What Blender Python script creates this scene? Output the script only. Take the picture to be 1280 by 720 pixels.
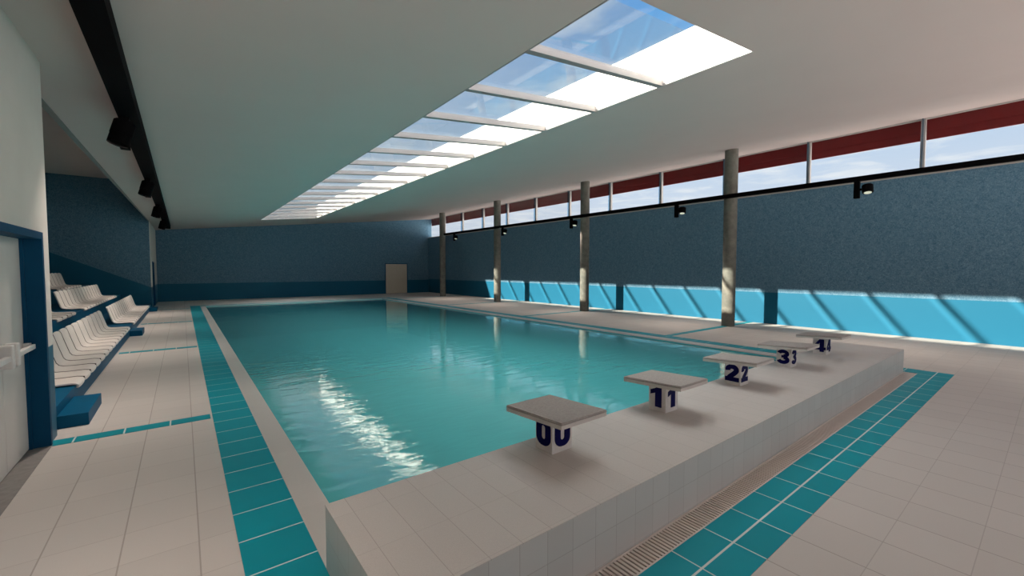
import bpy, bmesh, math
from mathutils import Vector, Matrix
from math import radians as R, pi, sin, cos

for o in list(bpy.data.objects):
    bpy.data.objects.remove(o)
scn = bpy.context.scene
C = scn.collection

# ------------------------------------------------------------------ camera
cd = bpy.data.cameras.new('camera'); cam = bpy.data.objects.new('camera', cd); C.objects.link(cam)
cd.sensor_width = 36; cd.lens = 531.6 / 1280 * 36; cd.clip_start = 0.02; cd.clip_end = 500
cam.location = (0, 0, 1.7); cam.rotation_euler = (R(90 - 2.51), 0, R(-37.75))
scn.camera = cam

# ------------------------------------------------------------------ view
vs = scn.view_settings
vs.view_transform = 'Standard'; vs.look = 'None'; vs.gamma = 1; vs.use_curve_mapping = False
vs.exposure = 0.0

# ------------------------------------------------------------------ sun
SUN_DIR = Vector((1, -0.38, -0.395)).normalized()
sd = bpy.data.lights.new('sun', 'SUN'); sun = bpy.data.objects.new('sun', sd); C.objects.link(sun)
sd.energy = 27.0; sd.angle = R(0.9); sd.color = (1.0, 0.9, 0.74)
sun.rotation_euler = SUN_DIR.to_track_quat('-Z', 'Y').to_euler()
sun.location = (-20, 10, 15)

# ------------------------------------------------------------------ sky
SKY_STRENGTH = 1.0; FILL_UP = 5.6; FILL_BACK = 1.0; FILL_BELOW = 1.3; FILL_BELOW_BACK = 7.0
LAMP_WATTS = 290.0; LAMP_COLOR = (1.0, 0.86, 0.76)
w = bpy.data.worlds.new('sky'); scn.world = w; w.use_nodes = True
nt = w.node_tree; nt.nodes.clear()
def N(t, kind, **kw):
    n = t.nodes.new(kind)
    for k, v in kw.items(): setattr(n, k, v)
    return n
tc = N(nt, 'ShaderNodeTexCoord'); sep = N(nt, 'ShaderNodeSeparateXYZ')
nt.links.new(tc.outputs['Generated'], sep.inputs[0])
ramp = N(nt, 'ShaderNodeValToRGB')
e = ramp.color_ramp.elements
e[0].position = 0.0; e[0].color = (0.60, 0.66, 0.74, 1)
e[1].position = 1.0; e[1].color = (0.09, 0.30, 0.74, 1)
for p_, c_ in ((0.12, (0.70, 0.76, 0.86, 1)), (0.28, (0.50, 0.66, 0.86, 1)), (0.5, (0.16, 0.41, 0.80, 1))):
    q = e.new(p_); q.color = c_
nt.links.new(sep.outputs['Z'], ramp.inputs[0])
# clouds on a high layer: direction projected on a plane
dv = N(nt, 'ShaderNodeMath', operation='MAXIMUM'); dv.inputs[1].default_value = 0.06
nt.links.new(sep.outputs['Z'], dv.inputs[0])
vd = N(nt, 'ShaderNodeVectorMath', operation='DIVIDE')
cmb = N(nt, 'ShaderNodeCombineXYZ')
for i in range(3): nt.links.new(dv.outputs[0], cmb.inputs[i])
nt.links.new(tc.outputs['Generated'], vd.inputs[0]); nt.links.new(cmb.outputs[0], vd.inputs[1])
ns = N(nt, 'ShaderNodeTexNoise'); ns.inputs['Scale'].default_value = 1.9; ns.inputs['Detail'].default_value = 8
ns.inputs['Roughness'].default_value = 0.55; ns.inputs['Distortion'].default_value = 0.4
nt.links.new(vd.outputs[0], ns.inputs['Vector'])
cr = N(nt, 'ShaderNodeValToRGB'); cr.color_ramp.elements[0].position = 0.47; cr.color_ramp.elements[1].position = 0.68
cr.color_ramp.elements[1].color = (0.85, 0.85, 0.85, 1)
nt.links.new(ns.outputs['Fac'], cr.inputs[0])
mx = N(nt, 'ShaderNodeMixRGB'); mx.inputs['Color2'].default_value = (0.88, 0.90, 0.93, 1)
nt.links.new(cr.outputs['Color'], mx.inputs['Fac']); nt.links.new(ramp.outputs['Color'], mx.inputs['Color1'])
# extra sky brightness overhead and behind the camera, added as fill light
def wmath(op, a, b, clamp=False):
    n = N(nt, 'ShaderNodeMath', operation=op); n.use_clamp = clamp
    for i, v in enumerate((a, b)):
        if isinstance(v, (int, float)): n.inputs[i].default_value = v
        else: nt.links.new(v, n.inputs[i])
    return n.outputs[0]
up = wmath('MULTIPLY', wmath('SUBTRACT', sep.outputs['Z'], 0.66), 5.0, True)
bk = wmath('MULTIPLY', wmath('SUBTRACT', wmath('MULTIPLY', sep.outputs['Y'], -1.0), 0.25), 3.0, True)
fill_sky = wmath('ADD', wmath('MULTIPLY', up, FILL_UP), wmath('MULTIPLY', bk, FILL_BACK))
vc = N(nt, 'ShaderNodeMixRGB', blend_type='ADD'); vc.inputs['Fac'].default_value = 1.0
vk = N(nt, 'ShaderNodeVectorMath', operation='SCALE'); vk.inputs[0].default_value = (1.0, 0.90, 0.80)
nt.links.new(fill_sky, vk.inputs['Scale']); nt.links.new(mx.outputs[0], vc.inputs['Color1']); nt.links.new(vk.outputs[0], vc.inputs['Color2'])
bg = N(nt, 'ShaderNodeBackground'); bg.inputs['Strength'].default_value = SKY_STRENGTH
wo = N(nt, 'ShaderNodeOutputWorld')
# warm glow below the horizon, added to brighten the ceiling from outside
gk = wmath('ADD', FILL_BELOW, wmath('MULTIPLY', bk, FILL_BELOW_BACK))
gs = N(nt, 'ShaderNodeVectorMath', operation='SCALE'); gs.inputs[0].default_value = (1.0, 0.91, 0.85); nt.links.new(gk, gs.inputs['Scale'])
gm = N(nt, 'ShaderNodeMixRGB'); nt.links.new(wmath('MULTIPLY', wmath('MULTIPLY', sep.outputs['Z'], -1.0), 30.0, True), gm.inputs['Fac'])
nt.links.new(vc.outputs[0], gm.inputs['Color1']); nt.links.new(gs.outputs[0], gm.inputs['Color2'])
nt.links.new(gm.outputs[0], bg.inputs['Color']); nt.links.new(bg.outputs[0], wo.inputs['Surface'])

# ------------------------------------------------------------------ materials
MATS = {}
def new_mat(name):
    m = bpy.data.materials.new(name); m.use_nodes = True
    t = m.node_tree; t.nodes.clear()
    out = N(t, 'ShaderNodeOutputMaterial'); b = N(t, 'ShaderNodeBsdfPrincipled')
    t.links.new(b.outputs[0], out.inputs['Surface'])
    MATS[name] = m
    return m, t, b, out
def pos_xyz(t):
    g = N(t, 'ShaderNodeNewGeometry'); s = N(t, 'ShaderNodeSeparateXYZ')
    t.links.new(g.outputs['Position'], s.inputs[0]); return g, s
def M2(t, op, a, b=None, clamp=False):
    n = N(t, 'ShaderNodeMath', operation=op); n.use_clamp = clamp
    for i, v in enumerate((a, b)):
        if v is None: continue
        if isinstance(v, (int, float)): n.inputs[i].default_value = v
        else: t.links.new(v, n.inputs[i])
    return n.outputs[0]
def mixc(t, fac, a, b):
    n = N(t, 'ShaderNodeMixRGB')
    for i, v in ((0, fac), (1, a), (2, b)):
        if isinstance(v, (int, float)): n.inputs[i].default_value = v
        elif isinstance(v, tuple): n.inputs[i].default_value = (*v, 1) if len(v) == 3 else v
        else: t.links.new(v, n.inputs[i])
    return n.outputs[0]
def noise(t, vec, scale, detail=3, rough=0.5, dist=0.0):
    n = N(t, 'ShaderNodeTexNoise'); n.inputs['Scale'].default_value = scale
    n.inputs['Detail'].default_value = detail; n.inputs['Roughness'].default_value = rough
    n.inputs['Distortion'].default_value = dist
    if vec is not None: t.links.new(vec, n.inputs['Vector'])
    return n.outputs['Fac']
def rng(t, v, a, b, c=0.0, d=1.0):
    n = N(t, 'ShaderNodeMapRange'); t.links.new(v, n.inputs[0])
    for i, x in enumerate((a, b, c, d)): n.inputs[i + 1].default_value = x
    return n.outputs[0]
def grid(t, coord, pitch, off, width):
    """1 on a joint line, 0 inside a tile"""
    v = M2(t, 'SUBTRACT', coord, off - pitch / 2)
    v = M2(t, 'DIVIDE', v, pitch); v = M2(t, 'FRACT', v)
    v = M2(t, 'SUBTRACT', v, 0.5); v = M2(t, 'ABSOLUTE', v)
    return M2(t, 'LESS_THAN', v, width / pitch / 2)
def cell(t, coord, pitch, off):
    v = M2(t, 'SUBTRACT', coord, off); v = M2(t, 'DIVIDE', v, pitch); return M2(t, 'FLOOR', v)
def plain(name, col, rough=0.5, metal=0.0, spec=0.5, var=0.06, nscale=6.0, bump=0.0):
    m, t, b, out = new_mat(name)
    g, s = pos_xyz(t)
    f = noise(t, g.outputs['Position'], nscale, 4)
    c = mixc(t, rng(t, f, 0.3, 0.7), tuple(x * (1 - var) for x in col), tuple(min(1, x * (1 + var)) for x in col))
    t.links.new(c, b.inputs['Base Color'])
    b.inputs['Roughness'].default_value = rough; b.inputs['Metallic'].default_value = metal
    b.inputs['Specular IOR Level'].default_value = spec
    if bump:
        bn = N(t, 'ShaderNodeBump'); bn.inputs['Strength'].default_value = bump; bn.inputs['Distance'].default_value = 0.002
        t.links.new(noise(t, g.outputs['Position'], nscale * 25, 2), bn.inputs['Height'])
        t.links.new(bn.outputs[0], b.inputs['Normal'])
    return m
def tiles(name, col, grout, gx=None, gy=None, gz=None, rough=0.35, var=0.05, spec=0.4, speck=0.0, soft=1.0):
    """tile paint on world coordinates; gx/gy/gz = list of (pitch, offset, width, strength)"""
    m, t, b, out = new_mat(name)
    g, s = pos_xyz(t)
    mask = None; ids = []
    for ax, lst in (('X', gx), ('Y', gy), ('Z', gz)):
        for it in (lst or ()):
            k = M2(t, 'MULTIPLY', grid(t, s.outputs[ax], it[0], it[1], it[2]), it[3])
            mask = k if mask is None else M2(t, 'MAXIMUM', mask, k)
        if lst: ids.append(cell(t, s.outputs[ax], lst[0][0], lst[0][1]))
    wn = N(t, 'ShaderNodeTexWhiteNoise', noise_dimensions='3D'); cx = N(t, 'ShaderNodeCombineXYZ')
    for i, v in enumerate(ids[:3]): t.links.new(v, cx.inputs[i])
    t.links.new(cx.outputs[0], wn.inputs['Vector'])
    c = mixc(t, wn.outputs['Value'], tuple(x * (1 - var) for x in col), tuple(min(1, x * (1 + var)) for x in col))
    f = noise(t, g.outputs['Position'], 220, 2)
    c = mixc(t, M2(t, 'MULTIPLY', rng(t, f, 0.35, 0.7), speck), c, tuple(x * 0.55 for x in col))
    f2 = noise(t, g.outputs['Position'], 0.7, 3)
    c = mixc(t, rng(t, f2, 0.3, 0.7, 0, 0.12), c, tuple(x * 0.8 for x in col))
    c = mixc(t, mask, c, grout)
    t.links.new(c, b.inputs['Base Color'])
    b.inputs['Roughness'].default_value = rough; b.inputs['Specular IOR Level'].default_value = spec
    bn = N(t, 'ShaderNodeBump'); bn.inputs['Strength'].default_value = 0.35; bn.inputs['Distance'].default_value = 0.002
    bn.invert = True
    t.links.new(mask, bn.inputs['Height']); t.links.new(bn.outputs[0], b.inputs['Normal'])
    return m

TILE = (0.54, 0.50, 0.465); JOINT = (0.27, 0.235, 0.21)
P = 0.375
m_floor = tiles('floor_tiles', TILE, JOINT, gx=[(P, 0.0375, 0.008, 0.65)], gy=[(P, 0.25, 0.005, 0.4)], rough=0.7, speck=0.10, var=0.03, spec=0.15)
m_plat_top = tiles('platform_tiles', TILE, JOINT, gx=[(P / 2, 0.142, 0.0035, 0.6)], gy=[(P, 1.944, 0.003, 0.35)], rough=0.5, speck=0.28, var=0.025)
m_plat_side = tiles('platform_face_tiles', (0.50, 0.48, 0.455), JOINT, gx=[(0.182, 1.43, 0.004, 0.55)], gy=[(0.182, 0.07, 0.004, 0.5)], gz=[(0.19, 0.2, 0.004, 0.5)], rough=0.35, speck=0.05, var=0.04)
m_coping = tiles('coping_tiles', TILE, JOINT, gx=[(50, 20, 0.001, 0)], gy=[(P, 0.25, 0.002, 0.10)], rough=0.45, speck=0.12, var=0.02)
TEAL = (0.001, 0.27, 0.33); GROUT = (0.55, 0.60, 0.58)
m_teal_l = tiles('teal_tiles_along', TEAL, GROUT, gx=[(50, 20, 0.001, 0)], gy=[(P, 0.0655, 0.010, 1)], spec=0.2, rough=0.55, var=0.06)
m_teal_f = tiles('teal_tiles_across', TEAL, GROUT, gx=[(P, 0.0375, 0.009, 1)], gy=[(50, 1.192, 0.013, 1)], spec=0.2, rough=0.55, var=0.06)
m_teal_c = tiles('teal_tiles_cross', TEAL, GROUT, gx=[(P, 0.225, 0.014, 1)], gy=[(50, 25, 0.001, 0)], spec=0.2, rough=0.55, var=0.06)
m_pool = tiles('pool_tiles', (0.045, 0.42, 0.45), (0.035, 0.36, 0.39), gx=[(0.25, 0.05, 0.006, 0.3)], gy=[(0.25, 0.05, 0.006, 0.3)], gz=[(0.25, 0.05, 0.006, 0.3)], rough=0.5, var=0.02)
m_lane = plain('lane_line_paint', (0.035, 0.33, 0.37), 0.6)

def wallboard(name, dado=None, diag=False, z0=0.95):
    """blue grey wood-wool board over a glossy navy dado"""
    m, t, b, out = new_mat(name)
    g, s = pos_xyz(t)
    f1 = noise(t, g.outputs['Position'], 14, 6, 0.8, 1.2)
    f2 = noise(t, g.outputs['Position'], 38, 4, 0.7, 2.5)
    c = mixc(t, rng(t, f1, 0.38, 0.66), (0.055, 0.135, 0.210), (0.175, 0.300, 0.390))
    c = mixc(t, rng(t, f2, 0.35, 0.68, 0, 0.75), c, (0.035, 0.10, 0.16))
    v = N(t, 'ShaderNodeTexVoronoi', feature='DISTANCE_TO_EDGE'); v.inputs['Scale'].default_value = 13
    wv = N(t, 'ShaderNodeVectorMath', operation='ADD')
    nn = N(t, 'ShaderNodeTexNoise'); nn.inputs['Scale'].default_value = 14
    t.links.new(g.outputs['Position'], nn.inputs['Vector'])
    sc = N(t, 'ShaderNodeVectorMath', operation='SCALE'); sc.inputs['Scale'].default_value = 0.4
    t.links.new(nn.outputs['Color'], sc.inputs[0]); t.links.new(sc.outputs[0], wv.inputs[1]); t.links.new(g.outputs['Position'], wv.inputs[0])
    t.links.new(wv.outputs[0], v.inputs['Vector'])
    c = mixc(t, M2(t, 'MULTIPLY', M2(t, 'LESS_THAN', v.outputs['Distance'], 0.035), 0.5), c, (0.26, 0.37, 0.43))
    if diag:
        lim = M2(t, 'SUBTRACT', 1.0, M2(t, 'MULTIPLY', M2(t, 'ADD', s.outputs['X'], 1.21), 0.486))
        k = M2(t, 'LESS_THAN', s.outputs['Z'], lim)
    else:
        k = M2(t, 'LESS_THAN', s.outputs['Z'], z0)
    c = mixc(t, k, c, DADO)
    t.links.new(c, b.inputs['Base Color'])
    t.links.new(rng(t, k, 0, 1, 0.9, 0.45), b.inputs['Roughness'])
    b.inputs['Specular IOR Level'].default_value = 0.12
    bn = N(t, 'ShaderNodeBump'); bn.inputs['Strength'].default_value = 0.8; bn.inputs['Distance'].default_value = 0.004
    t.links.new(M2(t, 'MULTIPLY', f2, M2(t, 'SUBTRACT', 1.0, k)), bn.inputs['Height']); t.links.new(bn.outputs[0], b.inputs['Normal'])
    return m
DADO = (0.009, 0.100, 0.172)
m_wall_r = wallboard('wallboard_right', z0=0.98)
m_wall_f = wallboard('wallboard_far', z0=0.93)
m_wall_d = wallboard('wallboard_stand', diag=True)
def painted(name, z0=0.94):
    m, t, b, out = new_mat(name)
    g, s = pos_xyz(t)
    f = noise(t, g.outputs['Position'], 3, 3)
    c = mixc(t, rng(t, f, 0.3, 0.7), (0.60, 0.54, 0.49), (0.63, 0.57, 0.52))
    k = M2(t, 'LESS_THAN', s.outputs['Z'], z0)
    c = mixc(t, k, c, DADO); t.links.new(c, b.inputs['Base Color'])
    t.links.new(rng(t, k, 0, 1, 0.8, 0.45), b.inputs['Roughness'])
    return m
m_paint = painted('white_wall_paint')
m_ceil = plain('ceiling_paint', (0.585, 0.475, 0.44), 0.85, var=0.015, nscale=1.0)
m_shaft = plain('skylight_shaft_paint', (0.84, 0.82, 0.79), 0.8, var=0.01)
m_beam = plain('ceiling_edge_grey', (0.24, 0.23, 0.22), 0.8)
m_blue = plain('blue_paint', (0.001, 0.085, 0.175), 0.5, spec=0.12, var=0.05)
m_blue2 = plain('blue_frame_paint', (0.001, 0.055, 0.125), 0.5, spec=0.12, var=0.05)
m_door = plain('door_paint', (0.60, 0.55, 0.51), 0.5, var=0.02)
m_door_b = plain('beige_door_paint', (0.55, 0.47, 0.37), 0.5, var=0.02)
m_seat = plain('white_plastic', (0.74, 0.68, 0.63), 0.4, var=0.02)
m_black = plain('black_metal', (0.0015, 0.0015, 0.002), 0.7, spec=0.05, var=0.05)
m_dark = plain('dark_gap', (0.02, 0.02, 0.025), 0.8)
m_grey = plain('threshold_grey', (0.20, 0.185, 0.175), 0.7, var=0.12, nscale=20)
m_white = plain('white_metal', (0.72, 0.68, 0.65), 0.4, var=0.02)
m_bar = plain('glazing_bar_metal', (0.30, 0.28, 0.275), 0.45, var=0.02)
m_mull = plain('mullion_metal', (0.40, 0.37, 0.35), 0.5, var=0.02)
m_red = plain('red_fabric', (0.16, 0.002, 0.002), 0.8, var=0.1)
m_navy = plain('navy_paint', (0.002, 0.002, 0.06), 0.6, spec=0.1)
m_grate = plain('grate_plastic', (0.62, 0.55, 0.50), 0.5, var=0.03)
m_leg = plain('block_concrete', (0.60, 0.56, 0.53), 0.6, var=0.05, nscale=30, bump=0.3)
m_pad = plain('block_pad', (0.36, 0.325, 0.30), 0.8, var=0.12, nscale=60, bump=1.0)
m_slab = plain('block_board', (0.56, 0.51, 0.47), 0.6, var=0.04)
def concrete():
    m, t, b, out = new_mat('column_concrete')
    g, s = pos_xyz(t)
    f = noise(t, g.outputs['Position'], 5, 6, 0.65); f2 = noise(t, g.outputs['Position'], 30, 4, 0.6)
    c = mixc(t, rng(t, f, 0.3, 0.7), (0.09, 0.085, 0.072), (0.185, 0.174, 0.145))
    c = mixc(t, rng(t, f2, 0.4, 0.7, 0, 0.4), c, (0.11, 0.10, 0.085))
    t.links.new(c, b.inputs['Base Color']); b.inputs['Roughness'].default_value = 0.8
    bn = N(t, 'ShaderNodeBump'); bn.inputs['Strength'].default_value = 0.3; bn.inputs['Distance'].default_value = 0.004
    t.links.new(f2, bn.inputs['Height']); t.links.new(bn.outputs[0], b.inputs['Normal'])
    return m
m_conc = concrete()
def lens():
    m, t, b, out = new_mat('lamp_lens')
    b.inputs['Base Color'].default_value = (0.5, 0.5, 0.4, 1)
    b.inputs['Emission Color'].default_value = (0.75, 0.78, 0.62, 1); b.inputs['Emission Strength'].default_value = 0.6
    return m
m_lens = lens()
def glass(name, tint, refl=0.35, rough=0.0, milky=0.0):
    m, t, b, out = new_mat(name); t.nodes.remove(b)
    tr = N(t, 'ShaderNodeBsdfTransparent'); tr.inputs[0].default_value = (*tint, 1)
    gl = N(t, 'ShaderNodeBsdfGlossy'); gl.inputs['Roughness'].default_value = rough
    fr = N(t, 'ShaderNodeFresnel'); fr.inputs['IOR'].default_value = 1.45
    k = M2(t, 'MULTIPLY', fr.outputs[0], refl)
    mx = N(t, 'ShaderNodeMixShader'); t.links.new(k, mx.inputs[0]); t.links.new(tr.outputs[0], mx.inputs[1]); t.links.new(gl.outputs[0], mx.inputs[2])
    last = mx
    if milky:
        df = N(t, 'ShaderNodeBsdfTranslucent'); df.inputs[0].default_value = (0.9, 0.95, 1, 1)
        m3 = N(t, 'ShaderNodeMixShader'); m3.inputs[0].default_value = milky
        t.links.new(mx.outputs[0], m3.inputs[1]); t.links.new(df.outputs[0], m3.inputs[2]); last = m3
    t.links.new(last.outputs[0], out.inputs['Surface'])
    return m
m_glass = glass('window_glass', (0.96, 0.98, 0.99), 0.12)
m_glass_in = glass('skylight_inner_glass', (0.93, 0.96, 0.97), 0.3, milky=0.012)
m_fin = glass('glass_fin', (0.62, 0.77, 0.88), 0.4)
def water():
    m, t, b, out = new_mat('pool_water'); t.nodes.remove(b)
    g, s = pos_xyz(t)
    mp = N(t, 'ShaderNodeMapping'); mp.inputs['Rotation'].default_value = (0, 0, R(37.75)); mp.inputs['Scale'].default_value = (0.55, 1.5, 1)
    t.links.new(g.outputs['Position'], mp.inputs['Vector'])
    a = noise(t, mp.outputs[0], 3.6, 4, 0.55, 0.5); c = noise(t, g.outputs['Position'], 0.9, 2, 0.5)
    h = M2(t, 'ADD', a, M2(t, 'MULTIPLY', c, 0.8))
    bn = N(t, 'ShaderNodeBump'); bn.inputs['Strength'].default_value = 1.0; bn.inputs['Distance'].default_value = 0.0055
    t.links.new(h, bn.inputs['Height'])
    tr = N(t, 'ShaderNodeBsdfTransparent'); tr.inputs[0].default_value = (0.80, 0.98, 0.98, 1)
    gl = N(t, 'ShaderNodeBsdfGlossy'); gl.inputs['Roughness'].default_value = 0.02; gl.inputs['Color'].default_value = (0.95, 0.97, 0.97, 1)
    t.links.new(bn.outputs[0], gl.inputs['Normal'])
    fr = N(t, 'ShaderNodeFresnel'); fr.inputs['IOR'].default_value = 1.45; t.links.new(bn.outputs[0], fr.inputs['Normal'])
    df = N(t, 'ShaderNodeBsdfDiffuse'); df.inputs[0].default_value = (0.10, 0.53, 0.55, 1)
    body = N(t, 'ShaderNodeMixShader'); body.inputs[0].default_value = 0.80
    t.links.new(tr.outputs[0], body.inputs[1]); t.links.new(df.outputs[0], body.inputs[2])
    mx = N(t, 'ShaderNodeMixShader')
    t.links.new(M2(t, 'MULTIPLY', fr.outputs[0], 1.45, True), mx.inputs[0])
    t.links.new(body.outputs[0], mx.inputs[1]); t.links.new(gl.outputs[0], mx.inputs[2])
    t.links.new(mx.outputs[0], out.inputs['Surface'])
    return m
m_water = water()

# ------------------------------------------------------------------ mesh helpers
class MB:
    def __init__(self): self.bm = bmesh.new()
    def box(self, x0, x1, y0, y1, z0, z1, bev=0.0, mat=None):
        r = bmesh.ops.create_cube(self.bm, size=1)
        v = r['verts']
        bmesh.ops.scale(self.bm, vec=(x1 - x0, y1 - y0, z1 - z0), verts=v)
        bmesh.ops.translate(self.bm, vec=((x0 + x1) / 2, (y0 + y1) / 2, (z0 + z1) / 2), verts=v)
        if bev:
            es = list({e for a in v for e in a.link_edges})
            bmesh.ops.bevel(self.bm, geom=es, offset=bev, segments=2, affect='EDGES', profile=0.5)
        return self
    def prism(self, poly, axis, a, b):
        """poly in the two other axes (cyclic order), extruded along axis from a to b"""
        def mk(p, h):
            if axis == 'x': return (h, p[0], p[1])
            if axis == 'y': return (p[0], h, p[1])
            return (p[0], p[1], h)
        v0 = [self.bm.verts.new(mk(p, a)) for p in poly]; v1 = [self.bm.verts.new(mk(p, b)) for p in poly]
        n = len(poly)
        self.bm.faces.new(v0); self.bm.faces.new(v1[::-1])
        for i in range(n): self.bm.faces.new((v0[i], v0[(i + 1) % n], v1[(i + 1) % n], v1[i]))
        bmesh.ops.recalc_face_normals(self.bm, faces=self.bm.faces[:])
        return self
    def cyl(self, c, r, h, axis=(0, 0, 1), seg=32, r2=None, bev=0.0):
        q = Vector((0, 0, 1)).rotation_difference(Vector(axis).normalized()).to_matrix().to_4x4()
        M = Matrix.Translation(Vector(c)) @ q
        r = bmesh.ops.create_cone(self.bm, cap_ends=True, segments=seg, radius1=r, radius2=r if r2 is None else r2, depth=h, matrix=M)
        if bev:
            es = [e for e in {e for a in r['verts'] for e in a.link_edges} if any(len(f.verts) > 4 for f in e.link_faces)]
            bmesh.ops.bevel(self.bm, geom=es, offset=bev, segments=2, affect='EDGES')
        return self
    def hexa(self, pts):
        """8 points: bottom 4 ccw, top 4 ccw"""
        v = [self.bm.verts.new(p) for p in pts]
        for f in ((0, 3, 2, 1), (4, 5, 6, 7), (0, 1, 5, 4), (1, 2, 6, 5), (2, 3, 7, 6), (3, 0, 4, 7)):
            self.bm.faces.new([v[i] for i in f])
        return self
    def build(self, name, mat, parent=None, smooth=False):
        me = bpy.data.meshes.new(name); self.bm.to_mesh(me); self.bm.free()
        me.materials.append(mat)
        if smooth:
            me.shade_smooth()
            try: me.set_sharp_from_angle(angle=R(35))
            except Exception: pass
        o = bpy.data.objects.new(name, me); C.objects.link(o)
        if parent: o.parent = parent
        return o
def struct(o): o['kind'] = 'structure'; return o
def tag(o, label, cat, group=None, kind=None):
    o['label'] = label; o['category'] = cat
    if group: o['group'] = group
    if kind: o['kind'] = kind
    return o
def empty(name, loc=(0, 0, 0), rz=0.0):
    o = bpy.data.objects.new(name, None); C.objects.link(o); o.location = loc; o.rotation_euler = (0, 0, rz)
    o.empty_display_size = 0.2
    return o
def children(o): return [c for c in bpy.data.objects if c.parent is o]
def copy_tree(o, parent=None):
    c = o.copy(); C.objects.link(c); c.parent = parent
    for k in children(o): copy_tree(k, c)
    return c

# ------------------------------------------------------------------ dimensions
XL, XR = -1.06, 14.48           # pool hall side walls
YN, YF = -5.0, 28.9             # near and far wall
XB = -4.7                       # back of the seating alcove
YA, YB_ = 6.25, 23.7            # alcove from / to
def cz(x): return 3.853 + 0.1065 * x      # raking ceiling
SX0, SX1, SY0, SY1 = 3.17, 5.85, 2.51, 24.95   # skylight opening
PX0, PX1, PY0, PY1 = 0.80, 9.15, 2.40, 24.15   # pool water
RX0, RX1, RY0, RY1 = 0.23, 9.80, 1.00, 24.72   # outer edge of the teal ring

# ------------------------------------------------------------------ floor
f = MB(); T = -0.25
f.box(XB, PX0 - 0.2, YN, YF, T, 0).box(PX1 + 0.2, XR + 0.2, YN, YF, T, 0)
f.box(PX0 - 0.2, PX1 + 0.2, YN, 1.34, T, 0).box(PX0 - 0.2, PX1 + 0.2, PY1 + 0.2, YF, T, 0)
f.box(PX0 - 0.2, PX1 + 0.2, 1.34, 1.60, T, -0.06)
struct(f.build('floor', m_floor))
# pool basin and coping
b = MB(); D = -1.6
b.box(PX0 - 0.2, PX1 + 0.2, PY0 - 0.2, PY1 + 0.2, D - 0.1, D)
b.box(PX0 - 0.2, PX0 - 0.001, PY0 - 0.2, PY1 + 0.2, D, -0.02).box(PX1 + 0.001, PX1 + 0.2, PY0 - 0.2, PY1 + 0.2, D, -0.02)
b.box(PX0 - 0.001, PX1 + 0.001, PY0 - 0.2, PY0, D, -0.02).box(PX0 - 0.001, PX1 + 0.001, PY1 + 0.001, PY1 + 0.2, D, -0.02)
struct(b.build('pool_basin', m_pool))
c = MB()
c.box(0.60, PX0, 1.60, PY1 + 0.2, -0.02, 0.002, 0.004).box(PX1, 9.44, 1.60, PY1 + 0.2, -0.02, 0.002, 0.004)
c.box(PX0, PX1, PY1, PY1 + 0.2, -0.02, 0.002, 0.004)
struct(c.build('pool_coping', m_coping))
l = MB()
for i in range(5): 
    x = 2.15 + 1.445 * i
    l.box(x - 0.1, x + 0.1, 4.6, PY1 - 2.0, D, D + 0.004).box(x - 0.35, x + 0.35, 4.4, 4.6, D, D + 0.004)
struct(l.build('pool_lane_lines', m_lane))
wt = MB(); bmv = [wt.bm.verts.new(p) for p in ((PX0, PY0, -0.035), (PX1, PY0, -0.035), (PX1, PY1, -0.035), (PX0, PY1, -0.035))]
wt.bm.faces.new(bmv)
wo_ = wt.build('pool_water', m_water)
tag(wo_, 'rippled turquoise pool water reflecting the skylight', 'water', kind='stuff')
# teal tile bands
def band(n, mat, *rects, z=0.004):
    m = MB()
    for r in rects: m.box(*r, -0.02, z)
    return struct(m.build('trim_%d' % n, mat))
band(1, m_teal_l, (RX0, 0.60, 1.0, RY1), (9.44, RX1, 1.38, RY1))
band(2, m_teal_f, (0.60, RX1, RY0, 1.38))
band(3, m_teal_c, (0.60, 9.44, PY1 + 0.2, RY1))
k = 4
for y in (5.975, 11.62, 17.4, 23.1):
    band(k, m_teal_c, (XL + 0.0, RX0 - 0.02, y - 0.09, y + 0.09)); k += 1
for y in (6.12, 11.95, 17.9, 23.8):
    band(k, m_teal_c, (RX1, XR - 0.02, y - 0.09, y + 0.09)); k += 1

# raised starting platform
p = MB(); p.box(0.60, 9.40, 1.55, 2.49, -0.2, 0.372)
struct(p.build('starting_platform', m_plat_side))
p = MB(); p.box(0.598, 9.402, 1.548, 2.492, 0.372, 0.378)
struct(p.build('starting_platform_top', m_plat_top))

# grate along the platform foot: a frame and its bars
g0 = empty('drain_grate', (0.62, 1.38, 0.0))
tag(g0, 'long pale slotted drain grate at the foot of the starting platform', 'grate')
m = MB(); m.box(0, 8.82, 0, 0.012, -0.04, 0.003).box(0, 8.82, 0.155, 0.168, -0.04, 0.003); m.build('frame', m_grate, g0)
m = MB(); x = 0.012
while x < 8.8:
    m.box(x, x + 0.018, 0.012, 0.155, -0.03, 0.001); x += 0.031
gb = m.build('grate_bars', m_grate, g0); gb['kind'] = 'stuff'
m = MB(); m.box(0, 8.82, 0.0, 0.168, -0.058, -0.045); m.build('channel', m_dark, g0)

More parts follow.
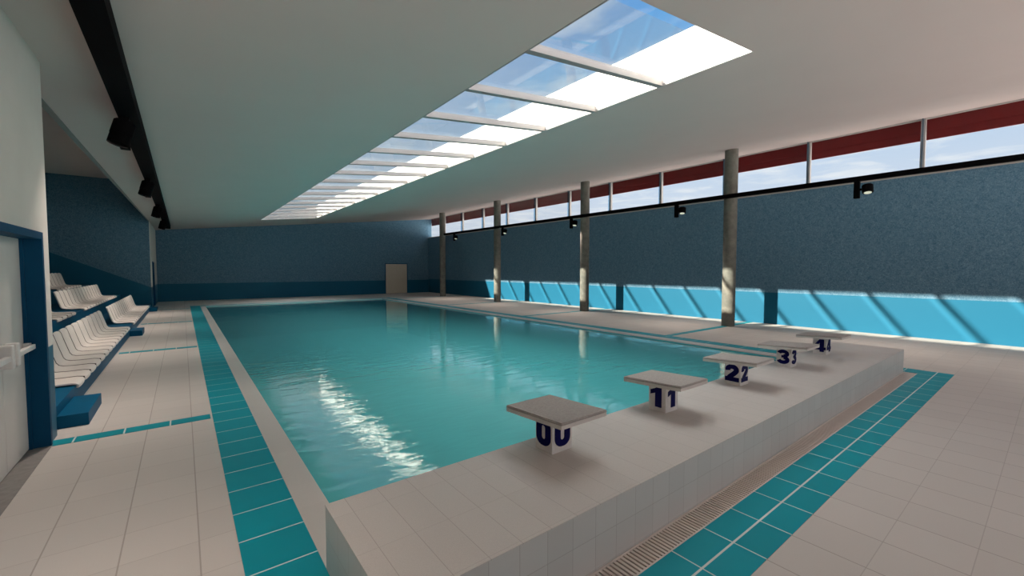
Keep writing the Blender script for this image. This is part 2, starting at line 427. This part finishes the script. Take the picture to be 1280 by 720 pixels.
# ------------------------------------------------------------------ walls
# right wall with clerestory
SILL = 4.04
m = MB(); m.box(XR, XR + 0.3, YN, YF, -0.25, SILL); struct(m.build('wall_right', m_wall_r))
m = MB(); m.box(XL - 0.2, XR + 0.3, YF, YF + 0.3, -0.25, 5.9); struct(m.build('wall_far', m_wall_f))
m = MB(); m.box(XB - 0.2, 0.4, YN - 0.3, YN, -0.25, 5.9).box(0.4, XR + 0.3, YN - 0.3, YN, -0.25, 0.9).box(0.4, XR + 0.3, YN - 0.3, YN, 3.85, 5.9).box(XR - 0.4, XR + 0.3, YN - 0.3, YN, 0.9, 3.85)
struct(m.build('wall_near', m_paint))
rt = struct(empty('window_20', (0.4, YN - 0.15, 0.9))); WL = XR - 0.8  # unseen glazing, added to let fill daylight in behind the camera
m = MB()
for i in range(9): m.box(WL * i / 8 - 0.04, WL * i / 8 + 0.04, -0.05, 0.05, 0, 2.95)
m.box(0, WL, -0.05, 0.05, 0, 0.06).box(0, WL, -0.05, 0.05, 2.89, 2.95); m.build('window_frame', m_mull, rt)
m = MB(); m.box(0, WL, -0.004, 0.004, 0.06, 2.89); m.build('pane', m_glass, rt)
# left wall near the camera, with the double door opening
DY0, DY1, DH = 3.90, 5.955, 2.05
m = MB(); W = 0.2
m.box(XL - W, XL, YN, DY0, -0.25, 3.9).box(XL - W, XL, DY1, YA, -0.25, 3.9).box(XL - W, XL, DY0, DY1, DH, 3.9)
struct(m.build('wall_left', m_paint))
m = MB(); m.box(XB, XL - W, YA - 0.2, YA, -0.25, 5.6); struct(m.build('wall_stand_near', m_paint))
m = MB(); m.box(XB - 0.2, XB, YA - 0.2, YB_ + 0.3, -0.25, 5.6); struct(m.build('wall_stand_back', m_paint))
m = MB(); m.box(XB, XL - 0.012, YB_, YB_ + 0.3, -0.25, 5.6); struct(m.build('wall_stand_far', m_wall_d))
m = MB()
m.box(XL - 0.012, XL, YB_ + 0.0, 24.8, -0.25, 3.9).box(XL - 0.012, XL, 26.1, YF, -0.25, 3.9).box(XL - 0.012, XL, 24.8, 26.1, 2.05, 3.9)
m.box(XL - 0.3, XL - 0.012, YB_ + 0.3, 24.8, -0.25, 3.9).box(XL - 0.3, XL - 0.012, 26.1, YF, -0.25, 3.9).box(XL - 0.3, XL - 0.012, 24.8, 26.1, 2.05, 3.9)
struct(m.build('wall_left_far', m_paint))

# ceiling slab: underside follows cz(x), thicker towards the right of the skylight
def slab(mb, x0, x1, y0, y1, t0, t1):
    mb.hexa([(x0, y0, cz(x0)), (x1, y0, cz(x1)), (x1, y1, cz(x1)), (x0, y1, cz(x0)),
             (x0, y0, t0), (x1, y0, t1), (x1, y1, t1), (x0, y1, t0)])
TL, TR = 4.26, 5.13
m = MB()
XE = -1.06
slab(m, XE - 0.2, SX0, YN, YA, TL, TL); slab(m, -1.06, SX0, YB_, YF, TL, TL)
# over the stand the ceiling edge runs slightly askew
xa, xb = -1.27, -1.06
m.hexa([(xa, YA, cz(xa)), (SX0, YA, cz(SX0)), (SX0, YB_, cz(SX0)), (xb, YB_, cz(xb)),
        (xa, YA, TL), (SX0, YA, TL), (SX0, YB_, TL), (xb, YB_, TL)])
slab(m, SX1, XR + 0.3, YN, YF, TR, 5.9)
slab(m, SX0, SX1, YN, SY0, TL, TR); slab(m, SX0, SX1, SY1, YF, TL, TR)
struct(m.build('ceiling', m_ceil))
m = MB(); m.box(XB - 0.2, -1.0, YA - 0.2, YB_ + 0.3, 5.36, 5.6); struct(m.build('ceiling_over_stand', m_ceil))
m = MB(); m.hexa([(xa - 0.075, YA, cz(xa) - 0.01), (xa, YA, cz(xa) - 0.01), (xb, YB_, cz(xb) - 0.01), (xb - 0.03, YB_, cz(xb) - 0.01),
                  (xa - 0.075, YA, 5.4), (xa, YA, 5.4), (xb, YB_, 5.4), (xb - 0.03, YB_, 5.4)])
struct(m.build('trim_12', m_beam))

# ------------------------------------------------------------------ skylight
sk = empty('skylight', ((SX0 + SX1) / 2, (SY0 + SY1) / 2, 4.3))
tag(sk, 'long glazed skylight strip in the raking white ceiling above the pool', 'skylight')
def place(o, par):
    o.parent = par; o.matrix_parent_inverse = Matrix.Translation(par.location).inverted(); return o
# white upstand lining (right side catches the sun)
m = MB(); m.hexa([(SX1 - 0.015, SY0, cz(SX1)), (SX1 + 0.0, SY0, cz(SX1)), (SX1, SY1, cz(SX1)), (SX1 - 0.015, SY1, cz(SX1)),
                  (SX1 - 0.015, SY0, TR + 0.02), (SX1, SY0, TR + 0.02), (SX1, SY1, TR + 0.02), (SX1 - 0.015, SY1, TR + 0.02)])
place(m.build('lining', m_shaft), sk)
NP = 17; PITCH = (SY1 - SY0) / NP
def inc(x, dz): return cz(x) + dz
for i in range(1, NP + 1):
    y = SY0 + i * PITCH
    w_ = 0.045 if 0 < i < NP else 0.03
    m = MB()
    for (ww, a, bq) in ((w_, -0.004, 0.02), (w_ * 0.62, 0.02, 0.10)):
        x0, x1 = SX0 + 0.002, SX1 - 0.018
        yc = min(max(y, SY0 + w_), SY1 - w_)
        m.hexa([(x0, yc - ww, inc(x0, a)), (x1, yc - ww, inc(x1, a)), (x1, yc + ww, inc(x1, a)), (x0, yc + ww, inc(x0, a)),
                (x0, yc - ww, inc(x0, bq)), (x1, yc - ww, inc(x1, bq)), (x1, yc + ww, inc(x1, bq)), (x0, yc + ww, inc(x0, bq))])
    place(m.build('glazing_bar', m_bar), sk)
m = MB()
for (x0, x1) in ((SX0 + 0.001, SX0 + 0.02), (SX1 - 0.04, SX1 - 0.018)):
    m.hexa([(x0, SY0, inc(x0, -0.003)), (x1, SY0, inc(x1, -0.003)), (x1, SY1, inc(x1, -0.003)), (x0, SY1, inc(x0, -0.003)),
            (x0, SY0, inc(x0, .03)), (x1, SY0, inc(x1, .03)), (x1, SY1, inc(x1, .03)), (x0, SY1, inc(x0, .03))])
place(m.build('side_frame', m_bar), sk)
for i in range(NP):
    y0 = SY0 + i * PITCH + 0.05; y1 = SY0 + (i + 1) * PITCH - 0.05
    x0, x1 = SX0 + 0.02, SX1 - 0.04
    m = MB(); m.hexa([(x0, y0, inc(x0, .06)), (x1, y0, inc(x1, .06)), (x1, y1, inc(x1, .06)), (x0, y1, inc(x0, .06)),
                      (x0, y0, inc(x0, .066)), (x1, y0, inc(x1, .066)), (x1, y1, inc(x1, .066)), (x0, y1, inc(x0, .066))])
    pn = place(m.build('pane', m_glass), sk)
    x0, x1, y0 = x0 + 0.09, x1 - 0.05, y0 + 0.17
    m = MB(); m.hexa([(x0, y0, inc(x0, .08)), (x1, y0, inc(x1, .08)), (x1, y1, inc(x1, .08)), (x0, y1, inc(x0, .08)),
                      (x0, y0, inc(x0, .084)), (x1, y0, inc(x1, .084)), (x1, y1, inc(x1, .084)), (x0, y1, inc(x0, .084))])
    ip = m.build('inner_pane', m_glass_in); ip.parent = pn

# ------------------------------------------------------------------ clerestory windows
ZT = cz(XR) + 0.004
my = []
y = 2.2 - 2.42 * 3
while y < YF - 0.3: my.append(y); y += 2.42
edges = [YN] + my + [YF]
wn_ = 1
for i in range(len(edges) - 1):
    y0, y1 = edges[i], edges[i + 1]
    root = struct(empty('window_%d' % wn_, (XR + 0.05, y0, SILL)))
    L_ = y1 - y0
    h = ZT - SILL
    m = MB()
    m.box(-0.05, 0.05, -0.045, 0.045, 0.0, h).box(-0.03, 0.04, 0.045, L_ - 0.045, 0.0, 0.03).box(-0.03, 0.04, 0.045, L_ - 0.045, h - 0.02, h)
    m.build('window_frame', m_mull, root)
    m = MB(); m.box(0.0, 0.006, 0.045, L_ - 0.045, 0.03, h - 0.02); m.build('pane', m_glass, root)
    if y0 > 0:
        m = MB(); m.box(-0.17, -0.05, -0.006, 0.006, 0.03, h - 0.02); m.build('glass_fin', m_fin, root)
    wn_ += 1
m = MB(); m.box(XR - 0.012, XR + 0.02, YN, YF, SILL - 0.02, SILL + 0.006); struct(m.build('trim_13', m_mull))
# red awning box outside
aw = empty('awning', (XR + 0.30, (YN + YF) / 2, 5.1)); L_ = (YF - YN) / 2
tag(aw, 'dark red awning band hanging outside along the top of the high windows', 'awning')
zb = 4.93 - 5.1
m = MB(); m.box(0.02, 0.06, -L_, L_, zb + 0.0, zb + 0.22); m.build('valance', m_red, aw)
m = MB(); m.prism([(0.0, zb + 0.20), (0.0, zb + 0.60), (0.30, zb + 0.60), (0.30, zb + 0.24), (0.06, zb + 0.20)], 'y', -L_, L_); m.build('cassette', m_red, aw)

# ------------------------------------------------------------------ doors
d = struct(empty('door_1', (XL, (DY0 + DY1) / 2, 0)))
def dm(mb, name, mat, par=d, off=None):
    o = mb.build(name, mat, par); o.matrix_parent_inverse = Matrix.Translation(par.location).inverted() if off is None else off; return o
m = MB()
m.box(XL - W, XL + 0.018, DY1 - 0.055, DY1, 0, DH).box(XL - W, XL + 0.018, DY0, DY0 + 0.055, 0, DH).box(XL - W, XL + 0.018, DY0 + 0.055, DY1 - 0.055, DH - 0.065, DH)
m.box(XL - W, XL - 0.10, DY1 - 0.075, DY1 - 0.055, 0, DH - 0.065)
dm(m, 'door_frame', m_blue2)
JY = 5.27; LX = XL - 0.125
for (a, bq) in ((DY0 + 0.058, JY - 0.003), (JY + 0.003, DY1 - 0.058)):
    m = MB(); m.box(LX - 0.045, LX, a, bq, 0.012, DH - 0.068, 0.003); lf = dm(m, 'door_leaf', m_door)
    near = a < 5
    m = MB()
    if near:
        m.box(LX + 0.04, LX + 0.075, a + 0.06, bq - 0.09, 0.955, 1.0, 0.006)
        m.box(LX, LX + 0.05, a + 0.05, a + 0.10, 0.94, 1.015, 0.004)
        y0, y1 = bq - 0.10, bq - 0.035
    else:
        m.box(LX + 0.04, LX + 0.075, a + 0.09, bq - 0.01, 0.955, 1.0, 0.006)
        m.box(LX, LX + 0.05, bq - 0.06, bq - 0.015, 0.94, 1.015, 0.004)
        y0, y1 = a + 0.035, a + 0.10
    pb = dm(m, 'push_bar', m_white, lf, Matrix())
    m = MB(); m.box(LX, LX + 0.085, y0, y1, 0.89, 1.085, 0.012)
    dm(m, 'latch_case', m_white, lf, Matrix())
m = MB(); m.box(XL - 0.2, XL + 0.022, DY0 + 0.0, DY1 + 0.005, -0.01, 0.004)
dm(m, 'threshold', m_grey)
m = MB(); m.box(XL - 0.5, XL - 0.2, DY0 - 0.2, DY1 + 0.2, -0.2, 2.3); struct(m.build('trim_14', m_dark))
# far wall door
d2 = struct(empty('door_2', (12.0, YF, 0)))
m = MB(); m.box(-0.83, -0.78, -0.03, 0.02, 0, 2.12).box(0.78, 0.83, -0.03, 0.02, 0, 2.12).box(-0.83, 0.83, -0.03, 0.02, 2.07, 2.12)
m.build('door_frame', m_blue2, d2)
for s_ in (-1, 1):
    m = MB(); m.box(min(0.003 * s_, 0.777 * s_), max(0.003 * s_, 0.777 * s_), -0.035, 0.0, 0.01, 2.07, 0.003); lf = m.build('door_leaf', m_door_b, d2)
    m = MB(); m.box(min(0.08 * s_, 0.72 * s_), max(0.08 * s_, 0.72 * s_), -0.10, -0.07, 0.96, 1.0, 0.005)
    m.box(min(0.06 * s_, 0.13 * s_), max(0.06 * s_, 0.13 * s_), -0.10, -0.035, 0.93, 1.03, 0.005).box(min(0.66 * s_, 0.73 * s_), max(0.66 * s_, 0.73 * s_), -0.10, -0.035, 0.93, 1.03, 0.005)
    m.build('push_bar', m_door_b, lf)
# doorway in the pier
d3 = struct(empty('door_3', (XL, 25.45, 0)))
m = MB(); m.box(-0.28, 0.02, -0.65, -0.60, 0, 2.05).box(-0.28, 0.02, 0.60, 0.65, 0, 2.05).box(-0.28, 0.02, -0.60, 0.60, 2.0, 2.05); m.build('door_frame', m_blue2, d3)
m = MB(); m.box(-0.29, -0.24, -0.60, 0.60, 0.01, 2.0); m.build('door_leaf', m_blue2, d3)

# ------------------------------------------------------------------ columns
for i, y in enumerate((6.10, 11.90, 17.97, 23.85)):
    m = MB(); x = 12.95; r = 0.182
    m.cyl((0, 0, cz(x) / 2 - 0.005), r, cz(x) + 0.02, seg=48)
    o = m.build('concrete_column', m_conc, smooth=True); o.location = (x, y, 0)
    if i: o.rotation_euler.z = 0.9 * i
    tag(o, ('round grey concrete column nearest the camera beside the starting blocks',
            'round grey concrete column, second nearest of the four along the pool',
            'round grey concrete column, third nearest of the four along the pool',
            'round grey concrete column farthest away, near the beige double door')[i], 'column', 'round concrete columns beside the pool')

# ------------------------------------------------------------------ lighting tracks and spotlights
TX, TZ = 12.70, 3.835
m = MB(); m.box(-0.055, 0.055, -0.0, 30, -0.056, 0.056, 0.004)
tr1 = m.build('light_track', m_black); tr1.location = (TX, YN + 0.3, TZ); tr1.scale.y = (23.15 - YN - 0.3) / 30
tag(tr1, 'thin straight black lighting track fixed across the concrete columns', 'light track')
TLX, TLZ = -0.49, 3.69
m = MB(); m.box(-0.10, 0.10, 0, 25.9 + 4.7, -0.075, cz(TLX - 0.1) - TLZ - 0.002)
tr2 = m.build('light_track', m_black); tr2.location = (TLX, -4.7, TLZ)
tag(tr2, 'wide black lighting track under the low left side of ceiling', 'light track')
def make_spot():
    root = empty('spotlight', (0, 0, 0))
    m = MB(); m.box(-0.05, 0.05, -0.055, 0.055, -0.40, 0.0, 0.008); m.build('bracket', m_black, root)
    dirv = Vector((-0.25, -0.12, -0.96)).normalized(); cpt = Vector((0.0, -0.20, -0.20))
    m = MB(); m.cyl(cpt, 0.108, 0.19, dirv, 32, bev=0.012); m.cyl(cpt + Vector((0, 0.10, 0)), 0.03, 0.12, (0, 1, 0), 16)
    h = m.build('lamp_head', m_black, root, smooth=True)
    m = MB(); m.cyl(cpt + dirv * 0.097, 0.072, 0.008, dirv, 32); m.build('lens', m_lens, h)
    ld = bpy.data.lights.new('lamp', 'SPOT'); ld.energy = LAMP_WATTS; ld.color = LAMP_COLOR; ld.spot_size = R(108); ld.spot_blend = 1.0; ld.shadow_soft_size = 0.07
    lo = bpy.data.objects.new('lamp', ld); C.objects.link(lo); lo.parent = h
    lo.location = cpt + dirv * 0.112; lo.rotation_euler = dirv.to_track_quat('-Z', 'Y').to_euler()
    return root
spot0 = make_spot()
hb = MB(); hd_ = Vector((-0.25, -0.12, -0.96)).normalized()
r_ = bmesh.ops.create_cone(hb.bm, cap_ends=False, segments=32, radius1=0.104, radius2=0.104, depth=0.11,
    matrix=Matrix.Translation(Vector((0, -0.20, -0.20)) + hd_ * 0.145) @ Vector((0, 0, 1)).rotation_difference(hd_).to_matrix().to_4x4())
bmesh.ops.solidify(hb.bm, geom=hb.bm.faces[:], thickness=0.006)
ho_ = hb.build('hood', m_black, smooth=True); hood_me = ho_.data; bpy.data.objects.remove(ho_)
SPOTS_R = [(3.04, 'nearest'), (7.70, 'second nearest'), (12.42, 'third nearest'), (17.17, 'fourth nearest'), (21.95, 'farthest'), (-1.65, 'extra')]  # the extra one is unseen, added for fill light
used = False
for y, nm in SPOTS_R:
    o = spot0 if not used else copy_tree(spot0); used = True
    o.location = (TX, y, TZ - 0.056)
    tag(o, 'black spotlight, %s of the five on the track across the columns' % nm if nm != 'extra' else 'added fill spotlight on the column track beside the starting platform, outside the picture', 'spotlight', 'spotlights on the right track')
for y, nm in [(7.3, 'nearest'), (11.85, 'second nearest'), (16.4, 'third nearest'), (21.0, 'farthest'), (2.75, 'extra'), (-1.8, 'extra')]:  # both extras are unseen lamps added to lift the ambient light
    o = copy_tree(spot0); o.location = (TLX - 0.04, y, TLZ - 0.075)
    for h_ in children(o):
        if h_.name.startswith('lamp_head'):
            hd = bpy.data.objects.new('hood', hood_me); C.objects.link(hd); hd.parent = h_
    tag(o, 'black spotlight, %s of the four on the wide left ceiling track' % nm if nm != 'extra' else 'added fill spotlight on the left ceiling track, outside the picture, %s' % ('above the white double door' if y > 0 else 'behind the camera'), 'spotlight', 'spotlights on the left track')

# ------------------------------------------------------------------ starting blocks
def stroke(pts, wd):
    """outline of a thick polyline with flat ends"""
    L, Rr = [], []
    n = len(pts)
    for i, p_ in enumerate(pts):
        a = Vector(pts[max(i - 1, 0)]); b_ = Vector(pts[min(i + 1, n - 1)]); d_ = (b_ - a).normalized(); nn = Vector((-d_.y, d_.x))
        L.append(Vector(p_) + nn * wd / 2); Rr.append(Vector(p_) - nn * wd / 2)
    return [tuple(v) for v in L + Rr[::-1]]
def arc(cx, cy, rx, ry, a0, a1, n=14): return [(cx + rx * cos(R(a0 + (a1 - a0) * i / n)), cy + ry * sin(R(a0 + (a1 - a0) * i / n))) for i in range(n + 1)]
def rrect(x0, x1, y0, y1, r):
    return arc(x1 - r, y1 - r, r, r, 0, 90, 6) + arc(x0 + r, y1 - r, r, r, 90, 180, 6) + arc(x0 + r, y0 + r, r, r, 180, 270, 6) + arc(x1 - r, y0 + r, r, r, 270, 360, 6)
GLYPH = {
    0: [[rrect(0.06, 0.80, 0, 1, 0.32)], [rrect(0.33, 0.53, 0.24, 0.76, 0.10)]],
    1: [[[(0.34, 0), (0.66, 0), (0.66, 1), (0.42, 1), (0.36, 0.90), (0.10, 0.78), (0.10, 0.56), (0.34, 0.66)]], []],
    2: [[stroke([(0.20, 0.62), (0.19, 0.68)] + arc(0.42, 0.68, 0.235, 0.19, 170, -30, 14) + [(0.52, 0.46), (0.30, 0.26), (0.22, 0.12)], 0.27), [(0.04, 0), (0.80, 0), (0.80, 0.25), (0.04, 0.25)]], []],
    3: [[stroke(arc(0.40, 0.71, 0.24, 0.165, 170, -80, 14), 0.24), stroke(arc(0.40, 0.29, 0.26, 0.175, 80, -170, 14), 0.25), [(0.30, 0.43), (0.46, 0.43), (0.46, 0.60), (0.30, 0.60)]], []],
    4: [[[(0.44, 0), (0.72, 0), (0.72, 0.16), (0.84, 0.16), (0.84, 0.38), (0.72, 0.38), (0.72, 1), (0.42, 1), (0.0, 0.40), (0.0, 0.16), (0.44, 0.16)]], [[(0.20, 0.38), (0.44, 0.38), (0.44, 0.72)]]],
}
def glyph_mesh(n, width, height, depth):
    """flat thick numeral, u right, v up, w out"""
    objs = []
    def cmesh(splines, ext):
        cu = bpy.data.curves.new('g', 'CURVE'); cu.dimensions = '2D'; cu.fill_mode = 'BOTH'; cu.extrude = ext
        for s_ in splines:
            sp = cu.splines.new('POLY'); sp.points.add(len(s_) - 1); sp.use_cyclic_u = True
            for i, q_ in enumerate(s_): sp.points[i].co = (q_[0] * width, q_[1] * height, 0, 1)
        o = bpy.data.objects.new('g', cu); C.objects.link(o)
        dg = bpy.context.evaluated_depsgraph_get(); dg.update()
        me = bpy.data.meshes.new_from_object(o.evaluated_get(dg)); bpy.data.objects.remove(o)
        return me
    bm = bmesh.new()
    outer, holes = GLYPH[n]
    if holes: groups = [[outer[0], holes[0]]] if n != 3 else None
    else: groups = [[s_] for s_ in outer]
    for k_, gsp in enumerate(groups):
        me = cmesh(gsp, depth / 2 + 0.0001 * k_); bm.from_mesh(me)
    me = bpy.data.meshes.new('number'); bm.to_mesh(me); bm.free(); me.materials.append(m_navy)
    return me
NUMW = ('zero', 'one', 'two', 'three', 'four')
BX = (2.05, 3.47, 4.95, 6.42, 7.82)
LW, LD, LH = 0.20, 0.18, 0.275
for n in range(5):
    root = empty('starting_block', (BX[n] + LW / 2, 2.18 + LD / 2, 0.378))
    tag(root, 'pale starting block with overhanging board, navy %s painted on its foot' % NUMW[n], 'starting block', 'starting blocks on the raised platform')
    m = MB(); m.box(-LW / 2, LW / 2, -LD / 2, LD / 2, 0, LH, 0.003); m.build('pedestal', m_leg, root)
    # tilted board
    w2 = 0.225; ya, yb = -0.31, 0.285; za, zb_ = 0.293, 0.262; t1, t2 = 0.026, 0.020
    m = MB(); m.hexa([(-w2, ya, za - 0.02), (w2, ya, za - 0.02), (w2, yb, zb_ - 0.02), (-w2, yb, zb_ - 0.02),
                      (-w2, ya, za + t1 - 0.02), (w2, ya, za + t1 - 0.02), (w2, yb, zb_ + t1 - 0.02), (-w2, yb, zb_ + t1 - 0.02)])
    bd = m.build('board', m_slab, root)
    m = MB(); zz = t1 - 0.02; e_ = 0.004
    m.hexa([(-w2 - e_, ya - e_, za + zz), (w2 + e_, ya - e_, za + zz), (w2 + e_, yb + e_, zb_ + zz), (-w2 - e_, yb + e_, zb_ + zz),
            (-w2 - e_, ya - e_, za + zz + t2), (w2 + e_, ya - e_, za + zz + t2), (w2 + e_, yb + e_, zb_ + zz + t2), (-w2 - e_, yb + e_, zb_ + zz + t2)])
    bmesh.ops.bevel(m.bm, geom=m.bm.edges[:], offset=0.007, segments=3, affect='EDGES')
    pad = m.build('grip_pad', m_pad, bd)
    gw, gh, gd = 0.205, 0.195, 0.010
    me = glyph_mesh(n, gw, gh, gd)
    z_ = 0.041
    for (ang, ox, oy, fw) in ((0, 0, -LD / 2, LW), (-90, -LW / 2, 0, LD), (90, LW / 2, 0, LD), (180, 0, LD / 2, LW)):
        o = bpy.data.objects.new('number', me); C.objects.link(o); o.parent = root
        a = R(ang); u = Vector((cos(a), sin(a), 0)); wv = Vector((sin(a), -cos(a), 0))
        off = u * (-gw * 0.43) + wv * 0.001
        o.matrix_local = Matrix(((u.x, 0, wv.x, ox + off.x), (u.y, 0, wv.y, oy + off.y), (0, 1, 0, z_), (0, 0, 0, 1)))

# ------------------------------------------------------------------ spectator stand
ROWX = (-1.10, -2.035, -2.97); ROWZ = (0.24, 0.67, 1.095)
SECT = ((7.50, 14.22), (15.28, 22.05))
st = empty('spectator_stand', (-2.0, 15, 0))
tag(st, 'blue stepped spectator stand in the alcove left of the pool', 'spectator stand')
STI = Matrix.Translation(st.location).inverted()
def sm(mb, name, mat=m_blue):
    o = mb.build(name, mat, st); o.matrix_parent_inverse = STI; return o
for i in range(3):
    m = MB(); x1 = ROWX[i]; x0 = XB + 0.001
    m.box(x0, x1, YA + 0.001, YB_ - 0.001, (ROWZ[i - 1] if i else 0.0), ROWZ[i]); sm(m, 'tier')
AIS = ((6.48, 7.40), (14.40, 15.15), (22.35, 23.30))
for i, (a, bq) in enumerate(AIS):
    m = MB(); m.box(ROWX[0], -0.855, a, bq, 0, 0.135, 0.004); sm(m, 'step')
    for r_ in (1, 2):
        m = MB(); m.box(ROWX[r_], ROWX[r_] + 0.32, a, bq, ROWZ[r_ - 1], ROWZ[r_ - 1] + 0.215, 0.004); sm(m, 'step')

# moulded shell seat: profile swept across the width
def seat_mesh():
    prof = [(0.040, -0.030), (0.046, 0.004), (0.030, 0.024), (-0.04, 0.034), (-0.20, 0.030), (-0.315, 0.034), (-0.365, 0.052), (-0.392, 0.090),
            (-0.412, 0.16), (-0.450, 0.30), (-0.485, 0.43), (-0.500, 0.478)]
    t_ = 0.018; hw = 0.228
    bm = bmesh.new(); rows = []
    n = len(prof); xs = [-1, -0.93, -0.6, 0, 0.6, 0.93, 1]
    for j, (px_, pz) in enumerate(prof):
        a = Vector(prof[max(j - 1, 0)]); b_ = Vector(prof[min(j + 1, n - 1)]); d_ = (b_ - a).normalized(); nn = Vector((-d_.y, d_.x))
        front = j / (n - 1)
        row = []
        for s_ in xs:
            w_ = hw
            if j <= 1: w_ = hw * (0.90 if abs(s_) > 0.9 else 1)
            if j == n - 1: w_ = hw * 0.86
            if j == n - 2: w_ = hw * 0.97
            curl = 0.012 * (abs(s_) > 0.95)
            x_, z_ = px_ + nn.x * 0, pz
            # rounded front lip and rounded top corners
            if j <= 2: x_ -= 0.018 * (abs(s_) ** 4)
            if j == n - 1: z_ -= 0.022 * (abs(s_) ** 4)
            row.append((x_ - nn.x * curl * 0.5, s_ * w_, z_ - nn.y * curl * 0.5, nn))
        rows.append(row)
    top = [[bm.verts.new((p_[0], p_[1], p_[2])) for p_ in r_] for r_ in rows]
    bot = [[bm.verts.new((p_[0] + p_[3].x * t_, p_[1], p_[2] + p_[3].y * t_)) for p_ in r_] for r_ in rows]
    for j in range(n - 1):
        for i in range(len(xs) - 1):
            bm.faces.new((top[j][i], top[j][i + 1], top[j + 1][i + 1], top[j + 1][i]))
            bm.faces.new((bot[j][i], bot[j + 1][i], bot[j + 1][i + 1], bot[j][i + 1]))
    m_ = len(xs) - 1
    for j in range(n - 1):
        bm.faces.new((top[j][0], top[j + 1][0], bot[j + 1][0], bot[j][0])); bm.faces.new((top[j][m_], bot[j][m_], bot[j + 1][m_], top[j + 1][m_]))
    for i in range(m_):
        bm.faces.new((top[0][i], bot[0][i], bot[0][i + 1], top[0][i + 1])); bm.faces.new((top[n - 1][i], top[n - 1][i + 1], bot[n - 1][i + 1], bot[n - 1][i]))
    bmesh.ops.recalc_face_normals(bm, faces=bm.faces[:])
    me = bpy.data.meshes.new('stadium_seat'); bm.to_mesh(me); bm.free(); me.materials.append(m_seat)
    me.shade_smooth()
    try: me.set_sharp_from_angle(angle=R(50))
    except Exception: pass
    return me
sme = seat_mesh()
def gap_shade_mesh():  # dark strip that paints the shade in the gap between seats
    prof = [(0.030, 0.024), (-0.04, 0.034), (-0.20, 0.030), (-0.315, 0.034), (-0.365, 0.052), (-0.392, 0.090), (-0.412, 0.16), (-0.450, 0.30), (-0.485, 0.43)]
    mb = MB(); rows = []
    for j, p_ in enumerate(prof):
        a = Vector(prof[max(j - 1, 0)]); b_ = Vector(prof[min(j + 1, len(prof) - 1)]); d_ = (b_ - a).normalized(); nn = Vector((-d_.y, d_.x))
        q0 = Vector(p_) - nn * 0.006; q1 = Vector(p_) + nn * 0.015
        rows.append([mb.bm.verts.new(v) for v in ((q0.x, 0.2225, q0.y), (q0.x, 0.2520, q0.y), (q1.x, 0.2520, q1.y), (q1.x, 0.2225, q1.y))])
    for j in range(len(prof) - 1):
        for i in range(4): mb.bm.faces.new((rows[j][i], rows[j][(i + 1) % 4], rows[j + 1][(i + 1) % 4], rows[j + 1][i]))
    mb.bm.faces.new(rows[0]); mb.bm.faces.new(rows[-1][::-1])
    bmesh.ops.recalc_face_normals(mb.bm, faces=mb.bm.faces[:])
    o = mb.build('gap_shade_strip', m_gap_shade); me = o.data; bpy.data.objects.remove(o); return me
m_gap_shade = plain('seat_gap_shade', (0.055, 0.04, 0.035), 0.8, spec=0.1)  # gap shade put into a dark brown colour
gap_shade_me = gap_shade_mesh()
ORD = ('first', 'second', 'third', 'fourth', 'fifth', 'sixth', 'seventh', 'eighth', 'ninth', 'tenth', 'eleventh', 'twelfth', 'thirteenth', 'fourteenth')
ROWN = ('front row', 'middle row', 'back row')
def seats(row, sec, count=14):
    a, bq = SECT[sec]; pt = (bq - a) / 14
    for k_ in range(count):                       # counted from the far end of the block
        y = bq - pt * (k_ + 0.5)
        o = bpy.data.objects.new('stadium_seat', sme); C.objects.link(o)
        o.location = (ROWX[row] - 0.005, y, ROWZ[row] + 0.001)
        if k_: e2 = bpy.data.objects.new('gap_shade_strip', gap_shade_me); C.objects.link(e2); e2.parent = o
        tag(o, 'white moulded stand seat, %s, %s seating block, %s from its far end' % (ROWN[row], ('near', 'far')[sec], ORD[k_]),
            'seat', 'white seats of the %s' % ROWN[row])
seats(0, 0); seats(0, 1); seats(1, 0, 4); seats(1, 1); seats(2, 1, 8)
